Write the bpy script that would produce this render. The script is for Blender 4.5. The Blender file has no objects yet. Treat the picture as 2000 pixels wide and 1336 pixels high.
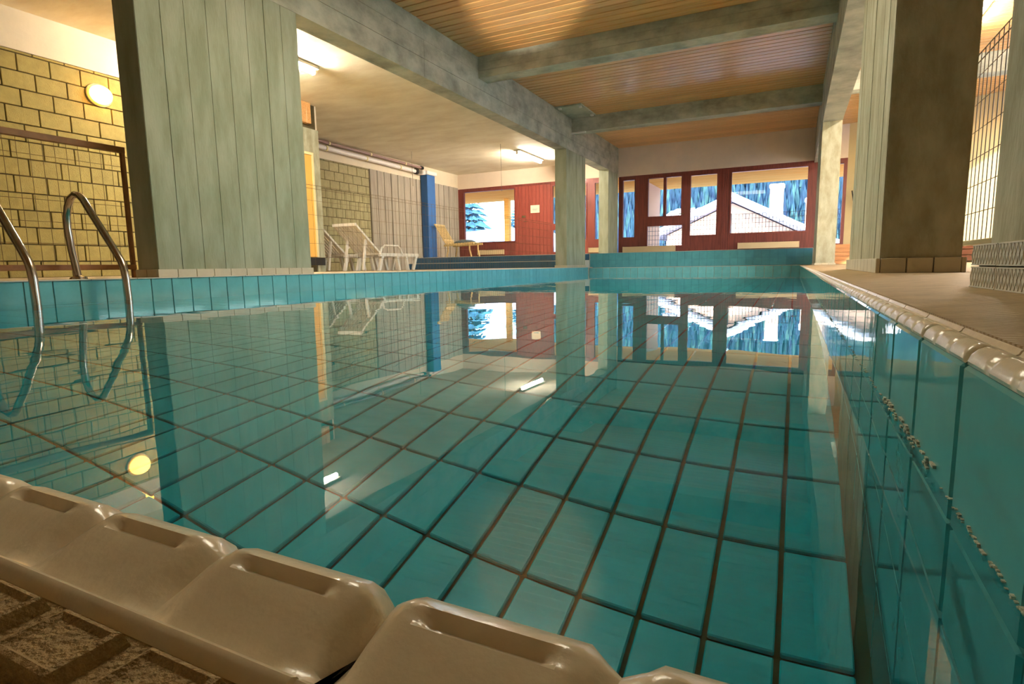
import bpy, math, random
from mathutils import Matrix, Vector
random.seed(7)
S = bpy.context.scene
COL = S.collection

# ---------------------------------------------------------------- camera
YAW, PITCH, ROLL, FPX = 0.457504, 0.131452, 0.016, 1112.88
CAMZ = 0.18
def cam_axes():
    cy, sy = math.cos(YAW), math.sin(YAW)
    r = Vector((cy, sy, 0)); f = Vector((-sy, cy, 0)); d = Vector((0, 0, -1))
    cp, sp = math.cos(PITCH), math.sin(PITCH)
    f2 = f * cp + d * sp; d2 = d * cp - f * sp
    cr, sr = math.cos(ROLL), math.sin(ROLL)
    return r * cr + d2 * sr, -r * sr + d2 * cr, f2
_r, _d, _f = cam_axes()
cd = bpy.data.cameras.new('camera'); cam = bpy.data.objects.new('camera', cd); COL.objects.link(cam)
cd.sensor_fit = 'HORIZONTAL'; cd.sensor_width = 36.0; cd.lens = FPX / 2000 * 36
cd.clip_start = 0.005; cd.clip_end = 1000
m = Matrix.Identity(4)
for i in range(3):
    m[i][0] = _r[i]; m[i][1] = -_d[i]; m[i][2] = -_f[i]
m[2][3] = CAMZ
cam.matrix_world = m
S.camera = cam

# ---------------------------------------------------------------- world, sun, exposure
W = bpy.data.worlds.new('sky'); S.world = W; W.use_nodes = True
wn = W.node_tree.nodes; wl = W.node_tree.links
bg = wn['Background']
sky = wn.new('ShaderNodeTexSky'); sky.sky_type = 'NISHITA'; sky.sun_disc = False
sky.sun_elevation = math.radians(22); sky.sun_rotation = math.radians(153); sky.altitude = 1500; sky.air_density = 1.0; sky.dust_density = 1.5
wl.new(sky.outputs[0], bg.inputs[0]); bg.inputs[1].default_value = 0.42
sd = bpy.data.lights.new('sun', 'SUN'); sun = bpy.data.objects.new('sun', sd); COL.objects.link(sun)
sd.energy = 3.2; sd.angle = math.radians(0.6); sd.color = (1.0, 0.93, 0.82)
sun.rotation_euler = (math.radians(68), 0, math.radians(30))
S.view_settings.view_transform = 'Standard'; S.view_settings.look = 'None'
S.view_settings.gamma = 1.0; S.view_settings.exposure = 1.92
S.view_settings.use_curve_mapping = False
S.cycles.max_bounces = 10; S.cycles.diffuse_bounces = 3; S.cycles.glossy_bounces = 4
S.cycles.transmission_bounces = 6; S.cycles.adaptive_threshold = 0.07; S.cycles.transparent_max_bounces = 12

# ---------------------------------------------------------------- helpers
def lin(c):
    return tuple(((x / 255) / 12.92 if x / 255 <= 0.04045 else ((x / 255 + 0.055) / 1.055) ** 2.4) for x in c)
MATS = {}
def mat(name, rgb, rough=0.6, var=0.0, scale=6.0, stretch=(1, 1, 1), bump=0.0, bscale=None, rgb2=None, spec=0.5,
        metal=0.0, emit=None, estr=0.0, rand=0.0, coat=0.0, wave=None, detail=5.0, contrast=(0.35, 0.65)):
    """principled material: noise mixed colour, noise bump, optional per-object random brightness, optional ridges"""
    M = bpy.data.materials.new(name); M.use_nodes = True
    n = M.node_tree.nodes; l = M.node_tree.links; p = n['Principled BSDF']
    c1 = lin(rgb) + (1,)
    p.inputs['Base Color'].default_value = c1; p.inputs['Roughness'].default_value = rough
    p.inputs['Metallic'].default_value = metal; p.inputs['Specular IOR Level'].default_value = spec
    p.inputs['Coat Weight'].default_value = coat; p.inputs['Coat Roughness'].default_value = 0.08
    out = None
    if var or bump or rgb2 or wave:
        g = n.new('ShaderNodeNewGeometry'); mp = n.new('ShaderNodeMapping'); mp.inputs['Scale'].default_value = stretch
        l.new(g.outputs['Position'], mp.inputs['Vector'])
    if var or rgb2:
        nz = n.new('ShaderNodeTexNoise'); nz.inputs['Scale'].default_value = scale; nz.inputs['Detail'].default_value = detail
        nz.inputs['Roughness'].default_value = 0.62
        l.new(mp.outputs[0], nz.inputs['Vector'])
        r = n.new('ShaderNodeValToRGB'); r.color_ramp.elements[0].position = contrast[0]; r.color_ramp.elements[1].position = contrast[1]
        if rgb2:
            r.color_ramp.elements[0].color = lin(rgb2) + (1,); r.color_ramp.elements[1].color = c1
        else:
            r.color_ramp.elements[0].color = tuple(x * (1 - var) for x in c1[:3]) + (1,)
            r.color_ramp.elements[1].color = tuple(min(1, x * (1 + var * .5)) for x in c1[:3]) + (1,)
        l.new(nz.outputs['Fac'], r.inputs[0]); out = r.outputs[0]
    if rand:
        oi = n.new('ShaderNodeObjectInfo'); mr = n.new('ShaderNodeMapRange')
        mr.inputs[3].default_value = 1 - rand; mr.inputs[4].default_value = 1 + rand
        l.new(oi.outputs['Random'], mr.inputs[0])
        hs = n.new('ShaderNodeHueSaturation')
        l.new(mr.outputs[0], hs.inputs['Value'])
        if out: l.new(out, hs.inputs['Color'])
        else: hs.inputs['Color'].default_value = c1
        out = hs.outputs[0]
    if out: l.new(out, p.inputs['Base Color'])
    h = None
    if bump:
        nb = n.new('ShaderNodeTexNoise'); nb.inputs['Scale'].default_value = bscale or scale * 4; nb.inputs['Detail'].default_value = 4
        l.new(mp.outputs[0], nb.inputs['Vector']); h = nb.outputs['Fac']
    if wave:
        wt = n.new('ShaderNodeTexWave'); wt.inputs['Scale'].default_value = wave[1]; wt.bands_direction = wave[0]
        wt.inputs['Distortion'].default_value = wave[2] if len(wave) > 2 else 0.4; wt.inputs['Detail Scale'].default_value = 2
        l.new(g.outputs['Position'], wt.inputs['Vector'])
        if h:
            ad = n.new('ShaderNodeMath'); ad.operation = 'ADD'; l.new(h, ad.inputs[0]); l.new(wt.outputs['Fac'], ad.inputs[1]); h = ad.outputs[0]
        else: h = wt.outputs['Fac']
    if h:
        b = n.new('ShaderNodeBump'); b.inputs['Strength'].default_value = bump or 0.3; b.inputs['Distance'].default_value = 0.01
        l.new(h, b.inputs['Height']); l.new(b.outputs[0], p.inputs['Normal'])
    if emit:
        p.inputs['Emission Color'].default_value = lin(emit) + (1,); p.inputs['Emission Strength'].default_value = estr
    MATS[name] = M
    return M

def link(name, me, material, parent=None):
    o = bpy.data.objects.new(name, me); COL.objects.link(o)
    if material is not None and len(me.materials) == 0: me.materials.append(material)
    if parent is not None: o.parent = parent
    return o
def tag(o, label=None, cat=None, group=None, kind=None):
    if label: o['label'] = label
    if cat: o['category'] = cat
    if group: o['group'] = group
    if kind: o['kind'] = kind
    return o
def empty(name, loc=(0, 0, 0), rz=0.0):
    o = bpy.data.objects.new(name, None); COL.objects.link(o); o.location = loc; o.rotation_euler = (0, 0, rz); o.empty_display_size = .1
    return o
class MB:
    """collects geometry into one mesh"""
    def __init__(s): s.v = []; s.f = []
    def add(s, vs, fs):
        k = len(s.v); s.v += [tuple(v) for v in vs]; s.f += [tuple(i + k for i in f) for f in fs]; return s
    def box(s, x0, x1, y0, y1, z0, z1, b=0.0):
        if b <= 0:
            vs = [(x, y, z) for x in (x0, x1) for y in (y0, y1) for z in (z0, z1)]
            return s.add(vs, [(0, 1, 3, 2), (4, 6, 7, 5), (0, 4, 5, 1), (2, 3, 7, 6), (0, 2, 6, 4), (1, 5, 7, 3)])
        # chamfered box: three inset copies of each corner
        xs = ((x0, x0 + b), (x1, x1 - b)); ys = ((y0, y0 + b), (y1, y1 - b)); zs = ((z0, z0 + b), (z1, z1 - b))
        vs = []; idx = {}
        for i in (0, 1):
            for j in (0, 1):
                for k in (0, 1):
                    for a, p in enumerate(((xs[i][0], ys[j][1], zs[k][1]), (xs[i][1], ys[j][0], zs[k][1]), (xs[i][1], ys[j][1], zs[k][0]))):
                        idx[i, j, k, a] = len(vs); vs.append(p)
        F = []
        q = ((0, 0), (0, 1), (1, 1), (1, 0))
        for i in (0, 1):
            F.append([idx[i, j, k, 0] for j, k in q][::1 if i == 0 else -1])
            F.append([idx[j, i, k, 1] for j, k in q][::-1 if i == 0 else 1])
            F.append([idx[j, k, i, 2] for j, k in q][::1 if i == 0 else -1])
        for i in (0, 1):
            for j in (0, 1):
                F.append((idx[i, j, 0, 0], idx[i, j, 1, 0], idx[i, j, 1, 1], idx[i, j, 0, 1]))
                F.append((idx[i, 0, j, 0], idx[i, 1, j, 0], idx[i, 1, j, 2], idx[i, 0, j, 2]))
                F.append((idx[0, i, j, 1], idx[1, i, j, 1], idx[1, i, j, 2], idx[0, i, j, 2]))
                for k in (0, 1):
                    F.append((idx[i, j, k, 0], idx[i, j, k, 1], idx[i, j, k, 2]))
        return s.add(vs, F)
    def quadprism(s, pts, y0, y1):
        """polygon in x,z extruded in y"""
        n = len(pts)
        vs = [(p[0], y0, p[1]) for p in pts] + [(p[0], y1, p[1]) for p in pts]
        fs = [tuple(range(n)), tuple(range(2 * n - 1, n - 1, -1))] + [(i, i + n, (i + 1) % n + n, (i + 1) % n) for i in range(n)]
        return s.add(vs, fs)
    def tube(s, pts, r, n=10, caps=True):
        P = [Vector(p) for p in pts]; rs = r if isinstance(r, (list, tuple)) else [r] * len(P)
        k = len(s.v); up = Vector((0, 0, 1)); prev = None
        for i, p in enumerate(P):
            t = (P[min(i + 1, len(P) - 1)] - P[max(i - 1, 0)]).normalized()
            if prev is None:
                a = t.cross(up) if abs(t.z) < .95 else t.cross(Vector((1, 0, 0)))
            else:
                a = prev - t * prev.dot(t)
            a.normalize(); prev = a; b = t.cross(a)
            for j in range(n):
                w = 2 * math.pi * j / n
                s.v.append(tuple(p + (a * math.cos(w) + b * math.sin(w)) * rs[i]))
        for i in range(len(P) - 1):
            for j in range(n):
                s.f.append((k + i * n + j, k + i * n + (j + 1) % n, k + (i + 1) * n + (j + 1) % n, k + (i + 1) * n + j))
        if caps:
            s.f.append(tuple(k + j for j in range(n))[::-1]); s.f.append(tuple(k + (len(P) - 1) * n + j for j in range(n)))
        return s
    def bar(s, p, q, w, h):
        """rectangular bar between two points, w horizontal, h vertical"""
        p, q = Vector(p), Vector(q); t = (q - p).normalized()
        a = t.cross(Vector((0, 0, 1)));
        if a.length < 1e-4: a = Vector((1, 0, 0))
        a.normalize(); b = a.cross(t)
        vs = [e + a * sx * w / 2 + b * sz * h / 2 for e in (p, q) for sx in (-1, 1) for sz in (-1, 1)]
        return s.add(vs, [(0, 1, 3, 2), (4, 6, 7, 5), (0, 4, 5, 1), (2, 3, 7, 6), (0, 2, 6, 4), (1, 5, 7, 3)])
    def mesh(s, name, smooth=False):
        me = bpy.data.meshes.new(name); me.from_pydata(s.v, [], s.f); me.validate()
        import bmesh
        bm = bmesh.new(); bm.from_mesh(me); bmesh.ops.recalc_face_normals(bm, faces=bm.faces); bm.to_mesh(me); bm.free()
        if smooth:
            for p in me.polygons: p.use_smooth = True
            try: me.set_sharp_from_angle(angle=math.radians(38))
            except Exception: pass
        return me
    def build(s, name, material, parent=None, smooth=False):
        return link(name, s.mesh(name, smooth), material, parent)
_cache = {}
def tile(name, parent, c, size, material, bevel=0.002, jitter=0.0):
    """small chamfered box sharing mesh data; c = centre, size = full extents"""
    key = (tuple(round(x, 4) for x in size), material.name, bevel)
    if key not in _cache:
        hx, hy, hz = (x / 2 for x in size)
        me = MB().box(-hx, hx, -hy, hy, -hz, hz, bevel).mesh(name); me.materials.append(material); _cache[key] = me
    o = bpy.data.objects.new(name, _cache[key]); COL.objects.link(o); o.location = c; o.parent = parent
    if jitter:
        o.rotation_euler = (random.uniform(-1, 1) * jitter, random.uniform(-1, 1) * jitter, random.uniform(-1, 1) * jitter)
    return o
def slab(name, *a, material=None, parent=None, b=0.0):
    return MB().box(*a, b).build(name, material, parent)
def arc(c, r, a0, a1, n, f):
    return [f(c[0] + r * math.cos(a0 + (a1 - a0) * i / n), c[1] + r * math.sin(a0 + (a1 - a0) * i / n)) for i in range(n + 1)]

# ---------------------------------------------------------------- materials
tile_m = mat('turquoise_glaze', (116, 186, 190), rough=0.06, var=0.10, scale=9, rand=0.07, spec=0.5)
tileR_m = mat('turquoise_glaze_side', (110, 188, 188), rough=0.03, var=0.06, scale=9, rand=0.05, bump=0.02, bscale=26)
floor_tile_m = mat('pool_floor_glaze', (2, 182, 196), rough=0.25, var=0.12, scale=4, rand=0.06)
step_tile_m = mat('shaded_step_glaze', (52, 92, 124), rough=0.15, var=0.12, scale=7, rand=0.08)  # riser tile darkened: shade and flare tint put into its blue
riser_tile_m = mat('riser_teal_glaze', (84, 156, 168), rough=0.15, var=0.10, scale=7, rand=0.06)
grout_m = mat('grey_grout', (190, 186, 160), rough=0.9, var=0.2, scale=20)
grout_dark_m = mat('algae_grout', (26, 66, 44), rough=0.9, var=0.35, scale=12)
nosing_m = mat('pale_nosing', (205, 200, 186), rough=0.5, var=0.08, scale=10)
coping_m = mat('cream_coping_ceramic', (236, 218, 184), rough=0.22, var=0.06, scale=60, bump=0.05, bscale=220)
deck_m = mat('beige_deck_tile', (176, 152, 112), rough=0.55, var=0.16, scale=18, bump=0.25, wave=('Y', 28, 1.2), bscale=150)
deckfar_m = mat('beige_deck', (200, 178, 142), rough=0.55, var=0.12, scale=5, bump=0.1)
stud_m = mat('rough_brown_stud_tile', (182, 152, 98), rough=0.75, var=0.16, scale=160, bump=0.5, bscale=700)
conc_m = mat('board_marked_concrete', (172, 173, 148), rough=0.85, var=0.16, scale=2.2, stretch=(3, 3, .7), bump=0.22, bscale=26, rgb2=(146, 149, 120))
concR_m = mat('board_marked_concrete_right', (180, 176, 150), rough=0.85, scale=5, stretch=(2, 2, .8), bump=0.30, bscale=40, rgb2=(150, 144, 114))
beam_m = mat('mottled_concrete_beam', (190, 186, 162), rough=0.75, scale=2.6, stretch=(1, 1, 1.6), bump=0.22, bscale=22, rgb2=(142, 140, 120), contrast=(.32, .62))
basetile_m = mat('beige_base_tile', (196, 184, 154), rough=0.4, var=0.08, scale=10, rand=0.05)
whitetile_m = mat('white_base_tile', (226, 220, 204), rough=0.35, var=0.05, scale=10)
wood_m = mat('varnished_pine_slat', (228, 176, 112), rough=0.32, scale=3, stretch=(.6, 22, 22), rgb2=(196, 136, 76), rand=0.10, coat=0.2, contrast=(.3, .7))
woodback_m = mat('dark_slat_backing', (70, 42, 22), rough=0.8, var=.1)
plaster_m = mat('cream_plaster', (222, 206, 178), rough=0.85, var=0.06, scale=2.5, bump=0.12, bscale=30)
plasterc_m = mat('trowelled_ceiling_plaster', (240, 230, 206), rough=0.8, scale=1.4, stretch=(1, 2.2, 1), bump=0.45, bscale=3.2, rgb2=(222, 208, 180))
brown_m = mat('grey_brown_plaster', (222, 200, 176), rough=0.85, var=0.05, scale=3)
block_m = mat('ochre_block', (164, 146, 84), rough=0.9, var=0.12, scale=14, bump=0.35, bscale=80, rand=0.05)
blockfar_m = mat('olive_block', (176, 164, 122), rough=0.9, var=0.12, scale=14, bump=0.3, bscale=80, rand=0.06)
mortar_m = mat('dark_mortar', (92, 80, 48), rough=0.95, var=0.2, scale=20)
boardwall_m = mat('grey_ribbed_wall', (176, 164, 146), rough=0.85, scale=3, stretch=(1, 9, .5), rgb2=(150, 138, 124), bump=0.2, bscale=30)
blue_m = mat('blue_paint', (42, 96, 158), rough=0.45, var=0.08, scale=4)
frame_m = mat('red_brown_timber', (128, 58, 48), rough=0.45, scale=4, stretch=(12, 12, .6), rgb2=(96, 40, 34), coat=0.1)
door_m = mat('red_brown_door_timber', (150, 70, 56), rough=0.45, scale=4, stretch=(14, 14, .6), rgb2=(124, 54, 44), coat=0.1)
heater_m = mat('beige_enamel', (206, 180, 140), rough=0.4, var=0.04)
steel_m = mat('brushed_steel', (190, 178, 160), rough=0.22, metal=1.0, var=0.1, scale=30)
rust_m = mat('brown_painted_steel', (136, 88, 38), rough=0.55, var=0.2, scale=12)
wire_m = mat('brown_wire', (104, 78, 36), rough=0.5)
cream_m = mat('cream_wall_paint', (228, 206, 156), rough=0.8, var=0.04, scale=2)
yellow_m = mat('amber_door_paint', (236, 176, 84), rough=0.5, var=0.06, scale=3)
paleframe_m = mat('pale_door_frame', (232, 214, 160), rough=0.5, var=0.05)
white_m = mat('white_plastic', (236, 228, 214), rough=0.35, var=0.03)
cushion_m = mat('dark_cushion', (74, 84, 86), rough=0.9, var=0.2, scale=14)
bamboo_m = mat('pale_cane', (214, 184, 126), rough=0.55, var=0.18, scale=20)
paper_m = mat('notice_paper', (226, 208, 180), rough=0.8, var=0.03)
pipe_m = mat('white_pipe', (226, 216, 208), rough=0.4, var=0.04)
pipedark_m = mat('brown_pipe', (150, 118, 110), rough=0.5, var=0.08)
dark_m = mat('dark_gap', (34, 30, 28), rough=0.8, var=0.1)
bench_m = mat('dark_brown_bench_wood', (104, 58, 34), rough=0.5, var=0.2, scale=6, stretch=(1, 1, 8))
crate_m = mat('orange_brown_wood', (186, 124, 70), rough=0.5, var=0.2, scale=6, stretch=(1, 1, 6))
cable_m = mat('grey_cable', (150, 132, 108), rough=0.6, var=0.05)
snow_m = mat('snow', (250, 250, 252), rough=0.7, var=0.02, scale=1)
facade_m = mat('pale_pink_render', (196, 160, 140), rough=0.9, var=0.04, scale=1)
fascia_m = mat('grey_fascia', (120, 122, 138), rough=0.7, var=0.06)
forest_m = mat('haze_blue_conifer', (34, 74, 96), rough=0.9, scale=.35, rgb2=(18, 42, 74), var=.1)  # aerial haze and shade put into the blue of the trees
forest2_m = mat('haze_teal_conifer', (62, 104, 104), rough=0.9, scale=.5, rgb2=(34, 72, 90), var=.1)  # lighter trees, haze tint also in the colour
hill_m = mat('haze_blue_slope', (30, 66, 96), rough=0.95, var=0.2, scale=.1)  # slope colour carries the same blue haze
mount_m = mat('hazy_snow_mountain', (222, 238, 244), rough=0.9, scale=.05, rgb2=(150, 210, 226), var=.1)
treem_m = mat('snowy_fir_needles', (70, 128, 150), rough=0.9, scale=1.2, rgb2=(30, 74, 104), var=.1)
bark_m = mat('bark', (84, 64, 50), rough=0.9, var=.2)
soffit_m = mat('sunlit_larch_soffit', (255, 206, 128), rough=0.9, spec=0.0, scale=2, stretch=(.5, 9, 9), rgb2=(248, 180, 92), rand=.05)
scum_m = mat('lime_scale', (196, 196, 170), rough=0.8, var=0.3, scale=60, bump=.5, bscale=300)

def glass_pane():
    M = bpy.data.materials.new('window_glass'); M.use_nodes = True
    n = M.node_tree.nodes; l = M.node_tree.links; n.remove(n['Principled BSDF']); o = n['Material Output']
    t = n.new('ShaderNodeBsdfTransparent'); t.inputs[0].default_value = (.96, .98, .98, 1)
    g = n.new('ShaderNodeBsdfGlossy'); g.inputs['Roughness'].default_value = 0.0
    mx = n.new('ShaderNodeMixShader'); mx.inputs[0].default_value = 0.012; l.new(t.outputs[0], mx.inputs[1]); l.new(g.outputs[0], mx.inputs[2])
    l.new(mx.outputs[0], o.inputs[0]); return M
glass_m = glass_pane()
def water_mat():
    M = bpy.data.materials.new('clear_pool_water'); M.use_nodes = True
    n = M.node_tree.nodes; l = M.node_tree.links; n.remove(n['Principled BSDF']); o = n['Material Output']
    g = n.new('ShaderNodeBsdfGlass'); g.inputs['IOR'].default_value = 1.333; g.inputs['Roughness'].default_value = 0.0
    g.inputs['Color'].default_value = (1, 1, 1, 1)
    ge = n.new('ShaderNodeNewGeometry'); nz = n.new('ShaderNodeTexNoise'); nz.inputs['Scale'].default_value = 3.2; nz.inputs['Detail'].default_value = 2
    l.new(ge.outputs['Position'], nz.inputs['Vector'])
    b = n.new('ShaderNodeBump'); b.inputs['Strength'].default_value = 0.10; b.inputs['Distance'].default_value = 0.008
    l.new(nz.outputs['Fac'], b.inputs['Height']); l.new(b.outputs[0], g.inputs['Normal'])
    va = n.new('ShaderNodeVolumeAbsorption'); va.inputs['Color'].default_value = (.15, .92, .92, 1); va.inputs['Density'].default_value = 0.30
    l.new(g.outputs[0], o.inputs['Surface']); l.new(va.outputs[0], o.inputs['Volume']); return M
water_m = water_mat()

# ---------------------------------------------------------------- dimensions (metres; water surface is z = 0)
XL, XR, YN, YF, ZB = -4.2, 0.115, 0.092, 12.6, -0.65      # pool
ZL, ZRD, ZP = 0.142, 0.128, 0.46                           # left deck, right deck, raised platform
YP, YW = 12.95, 15.3                                       # platform front, window wall
PX0, PX1 = -4.55, -4.3                                     # left pillars and beam
QX0, QX1 = 0.33, 0.61                                      # right pillars and beam
ZC, ZCL = 3.24, 2.96                                       # slat ceiling, plaster ceiling
PITCH_T = 0.155
YB = -2.6                                                  # wall behind the camera

# ================================================================ SETTING
# ---- decks
fl = slab('floor', -9.4, XL - .04, YB, YP, -.2, ZL, material=deckfar_m); tag(fl, 'beige tiled pool deck along the block wall under the loungers', 'floor', kind='structure')
# right deck falls slightly to the coping
v = [(XR + .036, YB, .117), (XR + .036, YP, .117), (.30, YB, ZRD), (.30, YP, ZRD), (4.1, YB, ZRD), (4.1, YP, ZRD)]
v2 = [(a, b, -.2) for a, b, c in v]
fr = MB().add(v + v2, [(0, 2, 3, 1), (2, 4, 5, 3), (6, 7, 9, 8), (8, 9, 11, 10), (0, 1, 7, 6), (4, 10, 11, 5), (0, 6, 8, 2), (2, 8, 10, 4), (1, 3, 9, 7), (3, 5, 11, 9)]).build('floor', deck_m)
tag(fr, 'brown-beige ribbed deck tiles beside the right pool wall', 'floor', kind='structure')
fn = slab('floor', XL - .04, XR + .036, YB, YN - .0330, -.2, .1118, material=stud_m)
tag(fn, 'brown studded non-slip deck tiles at the near pool edge', 'floor', kind='structure')
ff = slab('floor', XL - .04, XR + .036, YF + .04, YP, -.2, .125, material=deckfar_m)
tag(ff, 'narrow pale deck strip between pool and raised platform', 'floor', kind='structure')
# raised platform with tiled risers
pf = MB().box(-9.4, 1.15, YP + .012, YW, -.2, ZP).box(-9.4, PX1 - .02, YP - .30 + .012, YP + .02, -.2, ZL + .16)
pf = pf.build('floor', nosing_m); tag(pf, 'raised platform floor in front of the window wall', 'floor', kind='structure')
def tile_run(parent, x0, x1, y, z0, z1, rows, material):
    n = int(round((x1 - x0) / PITCH_T)); w = (x1 - x0) / n; h = (z1 - z0) / rows
    for i in range(n):
        for j in range(rows):
            tile('tile', parent, (x0 + w * (i + .5), y, z0 + h * (j + .5)), (w - .0025, .014, h - .0025), material, .001)
bed_m = mat('teal_riser_grout', (70, 122, 128), rough=.8, var=.1)
slab('riser_bed', PX1, QX0, YP + .008, YP + .0125, .126, ZP - .006, material=bed_m, parent=pf)
tile_run(pf, PX1, QX0 - .005, YP + .006, .128, ZP - .012, 2, riser_tile_m)
tile_run(pf, -9.3, PX1 - .02, YP + .006, ZL + .165, ZP - .012, 1, step_tile_m)
tile_run(pf, -9.3, PX1 - .02, YP - .294, ZL + .003, ZL + .150, 1, step_tile_m)
# ---- pool basin
pool = empty('swimming_pool', (0, 0, 0)); tag(pool, 'long indoor swimming pool lined with turquoise tiles', 'pool')
sh = MB()
sh.box(XL - .04, XR + .03, YN - .03, YF + .03, ZB - .1, ZB - .006)
sh.box(XL - .04, XL - .008, YN - .03, YF + .03, ZB - .1, .134)
sh.box(XL - .04, XR + .03, YF + .008, YF + .04, ZB - .1, .118)
sh.box(XL - .04, XR + .03, YN - .034, YN - .008, ZB - .1, .1035)
sh.build('grout_bed', grout_m, pool)
MB().box(XR + .008, XR + .034, YN - .03, YF + .03, ZB - .1, .104).build('side_grout', mat('olive_grout', (98, 96, 70), rough=.9, var=.25, scale=30), pool)
sh2 = MB().box(XL - .008, XR + .008, YN - .008, YF + .008, ZB - .012, ZB - .004).build('floor_grout', grout_dark_m, pool)
nY = int((YF - YN) / PITCH_T); pY = (YF - YN) / nY
nX = int((XR - XL) / PITCH_T); pX = (XR - XL) / nX
for i in range(nY):                                          # right wall: first row above water and the row below
    y = YN + .5 * PITCH_T + i * PITCH_T - .048
    if y < YN + .06 or y > YF - .05: continue
    tile('wall_tile', pool, (XR + .004, y, .0305), (.012, PITCH_T - .007, .149), tileR_m, .0025)
rest = MB()
for i in range(nY):
    y = YN + .5 * PITCH_T + i * PITCH_T - .048
    if y < YN + .06 or y > YF - .05: continue
    for k in range(1, 5):
        z = .0305 - .155 * k
        if z < ZB + .02: break
        if k == 1 and i < 26: tile('wall_tile', pool, (XR + .004, y, z), (.012, PITCH_T - .007, .149), tileR_m, .0025)
        else: rest.box(XR - .002, XR + .010, y - .074, y + .074, z - .0745, z + .0745)
for i in range(int((YF - YN) / PITCH_T)):
    y = YN + PITCH_T * (i + .5) + .02
    if y > YF - .05: continue
    tile('wall_tile', pool, (XL - .004, y, .0605), (.012, PITCH_T - .006, .149), tile_m, .002)
    for k in range(1, 5):
        z = .0605 - .155 * k
        if z > ZB + .05: rest.box(XL - .010, XL + .002, y - .0745, y + .0745, z - .0745, z + .0745)
for i in range(nX):
    x = XL + pX * (i + .5)
    tile('wall_tile', pool, (x, YF + .004, .045), (pX - .006, .012, .142), tile_m, .002)
    for k in range(1, 5):
        z = .045 - .15 * k
        if z > ZB + .05: rest.box(x - pX / 2 + .003, x + pX / 2 - .003, YF - .002, YF + .010, z - .072, z + .072)
    for k in range(5):
        z = .02 - .15 * k
        if z > ZB + .05: rest.box(x - pX / 2 + .003, x + pX / 2 - .003, YN - .010, YN + .002, z - .072, z + .072)
r_ = rest.build('lower_wall_tiles', tile_m, pool); r_['kind'] = 'stuff'
# floor tiles: 0.19 x 0.094, nearest as single objects
cells = []
FX, FY = .094, .1895
for i in range(60):
    for j in range(80):
        x = XR - .02 - FX * (i + .5) + .002; y = YN - .065 + FY * (j + .5)
        if x - FX / 2 < XL - .05 or y + FY / 2 > YF + .02 or y - FY / 2 < YN - .10: continue
        cells.append((math.hypot(x + .3, y - .2), x, y))
cells.sort(); rest = MB()
for k, (d_, x, y) in enumerate(cells):
    if k < 280: tile('floor_tile', pool, (x, y, ZB + .001), (FX - .0075, FY - .0075, .010), floor_tile_m, .002)
    else: rest.box(x - FX / 2 + .004, x + FX / 2 - .004, y - FY / 2 + .004, y + FY / 2 - .004, ZB - .006, ZB + .006)
r_ = rest.build('far_floor_tiles', floor_tile_m, pool); r_['kind'] = 'stuff'
# ---- coping pieces with finger grips (right and near edge)
def coping_mesh(L, dp=.0034):
    prof = [(0, 0), (-.0012, .003), (.0006, .0078), (.0042, .0116), (.0080, .0134), (.0098, .0138), (.0108, .0124), (.0120, .0114), (.0132, .0116), (.0142, .0127),
            (.0190, .0112), (.0250, .0080), (.0282, .0072), (.0296, .0080), (.0308, .0104), (.0320, .0112), (.0332, .0108), (.0350, .0086)]
    slot = {6: .0136, 7: .0134, 8: .0131}
    N = 45; mb = MB(); vs = []
    for i in range(N + 1):
        u = i / N; t = -L / 2 + L * u
        ph = (u * 3) % 1.0 if i < N else 1.0
        e = min(ph, 1 - ph)                                   # 0 at a bump boundary
        w = max(0.0, 1 - e / .13); dip = dp * (w * w * (3 - 2 * w))
        jw = max(0.0, 1 - min(u, 1 - u) / .02); dip += .003 * jw
        sl = min(1.0, max(0.0, (e - .19) / .07)); sl = sl * sl * (3 - 2 * sl)
        for k, (s, z) in enumerate(prof):
            zz = z
            if k in slot: zz = slot[k] * (1 - sl) + z * sl
            if k == 0: zz = z
            f = 1.0 if 2 <= k <= 10 else (.5 if k in (1, 11) else 0.0)
            ss = s + (dip * .8 if k in (1, 2, 3) else 0)
            vs.append((ss, t, max(0, zz - dip * f)))
    n = len(prof); fs = []
    for i in range(N):
        for k in range(n - 1):
            fs.append((i * n + k, i * n + k + 1, (i + 1) * n + k + 1, (i + 1) * n + k))
    fs.append(tuple(range(n))); fs.append(tuple(N * n + k for k in range(n))[::-1])
    mb.add(vs, fs); me = mb.mesh('coping_tile', True); me.materials.append(coping_m); return me
cme = coping_mesh(PITCH_T - .004, .0020); cmn = coping_mesh(.1425 - .0012)
ZCR, ZCN = .1055, .1030
for i in range(nY + 1):
    y = YN + .5 * PITCH_T + i * PITCH_T - .048
    if y > YF + .05: continue
    o = link('coping_tile', cme, None, pool); o.location = (XR, y, ZCR)
for i in range(14):
    x = -.070 + .07125 - .1425 * (i - 1)
    if x + .07 > XR + .002: continue
    o = link('coping_tile', cmn, None, pool); o.location = (x, YN, ZCN); o.rotation_euler = (0, 0, -math.pi / 2)
for i in range(42):
    y = YN + .15 + .30 * i
    if y > YF: continue
    tile('coping_tile', pool, (XL - .016, y, .1385), (.05, .295, .009), nosing_m, .003)
for i in range(15):
    x = XL + .14 + .285 * i
    if x > XR: continue
    tile('coping_tile', pool, (x, YF + .018, .122), (.28, .05, .009), nosing_m, .003)
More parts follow.
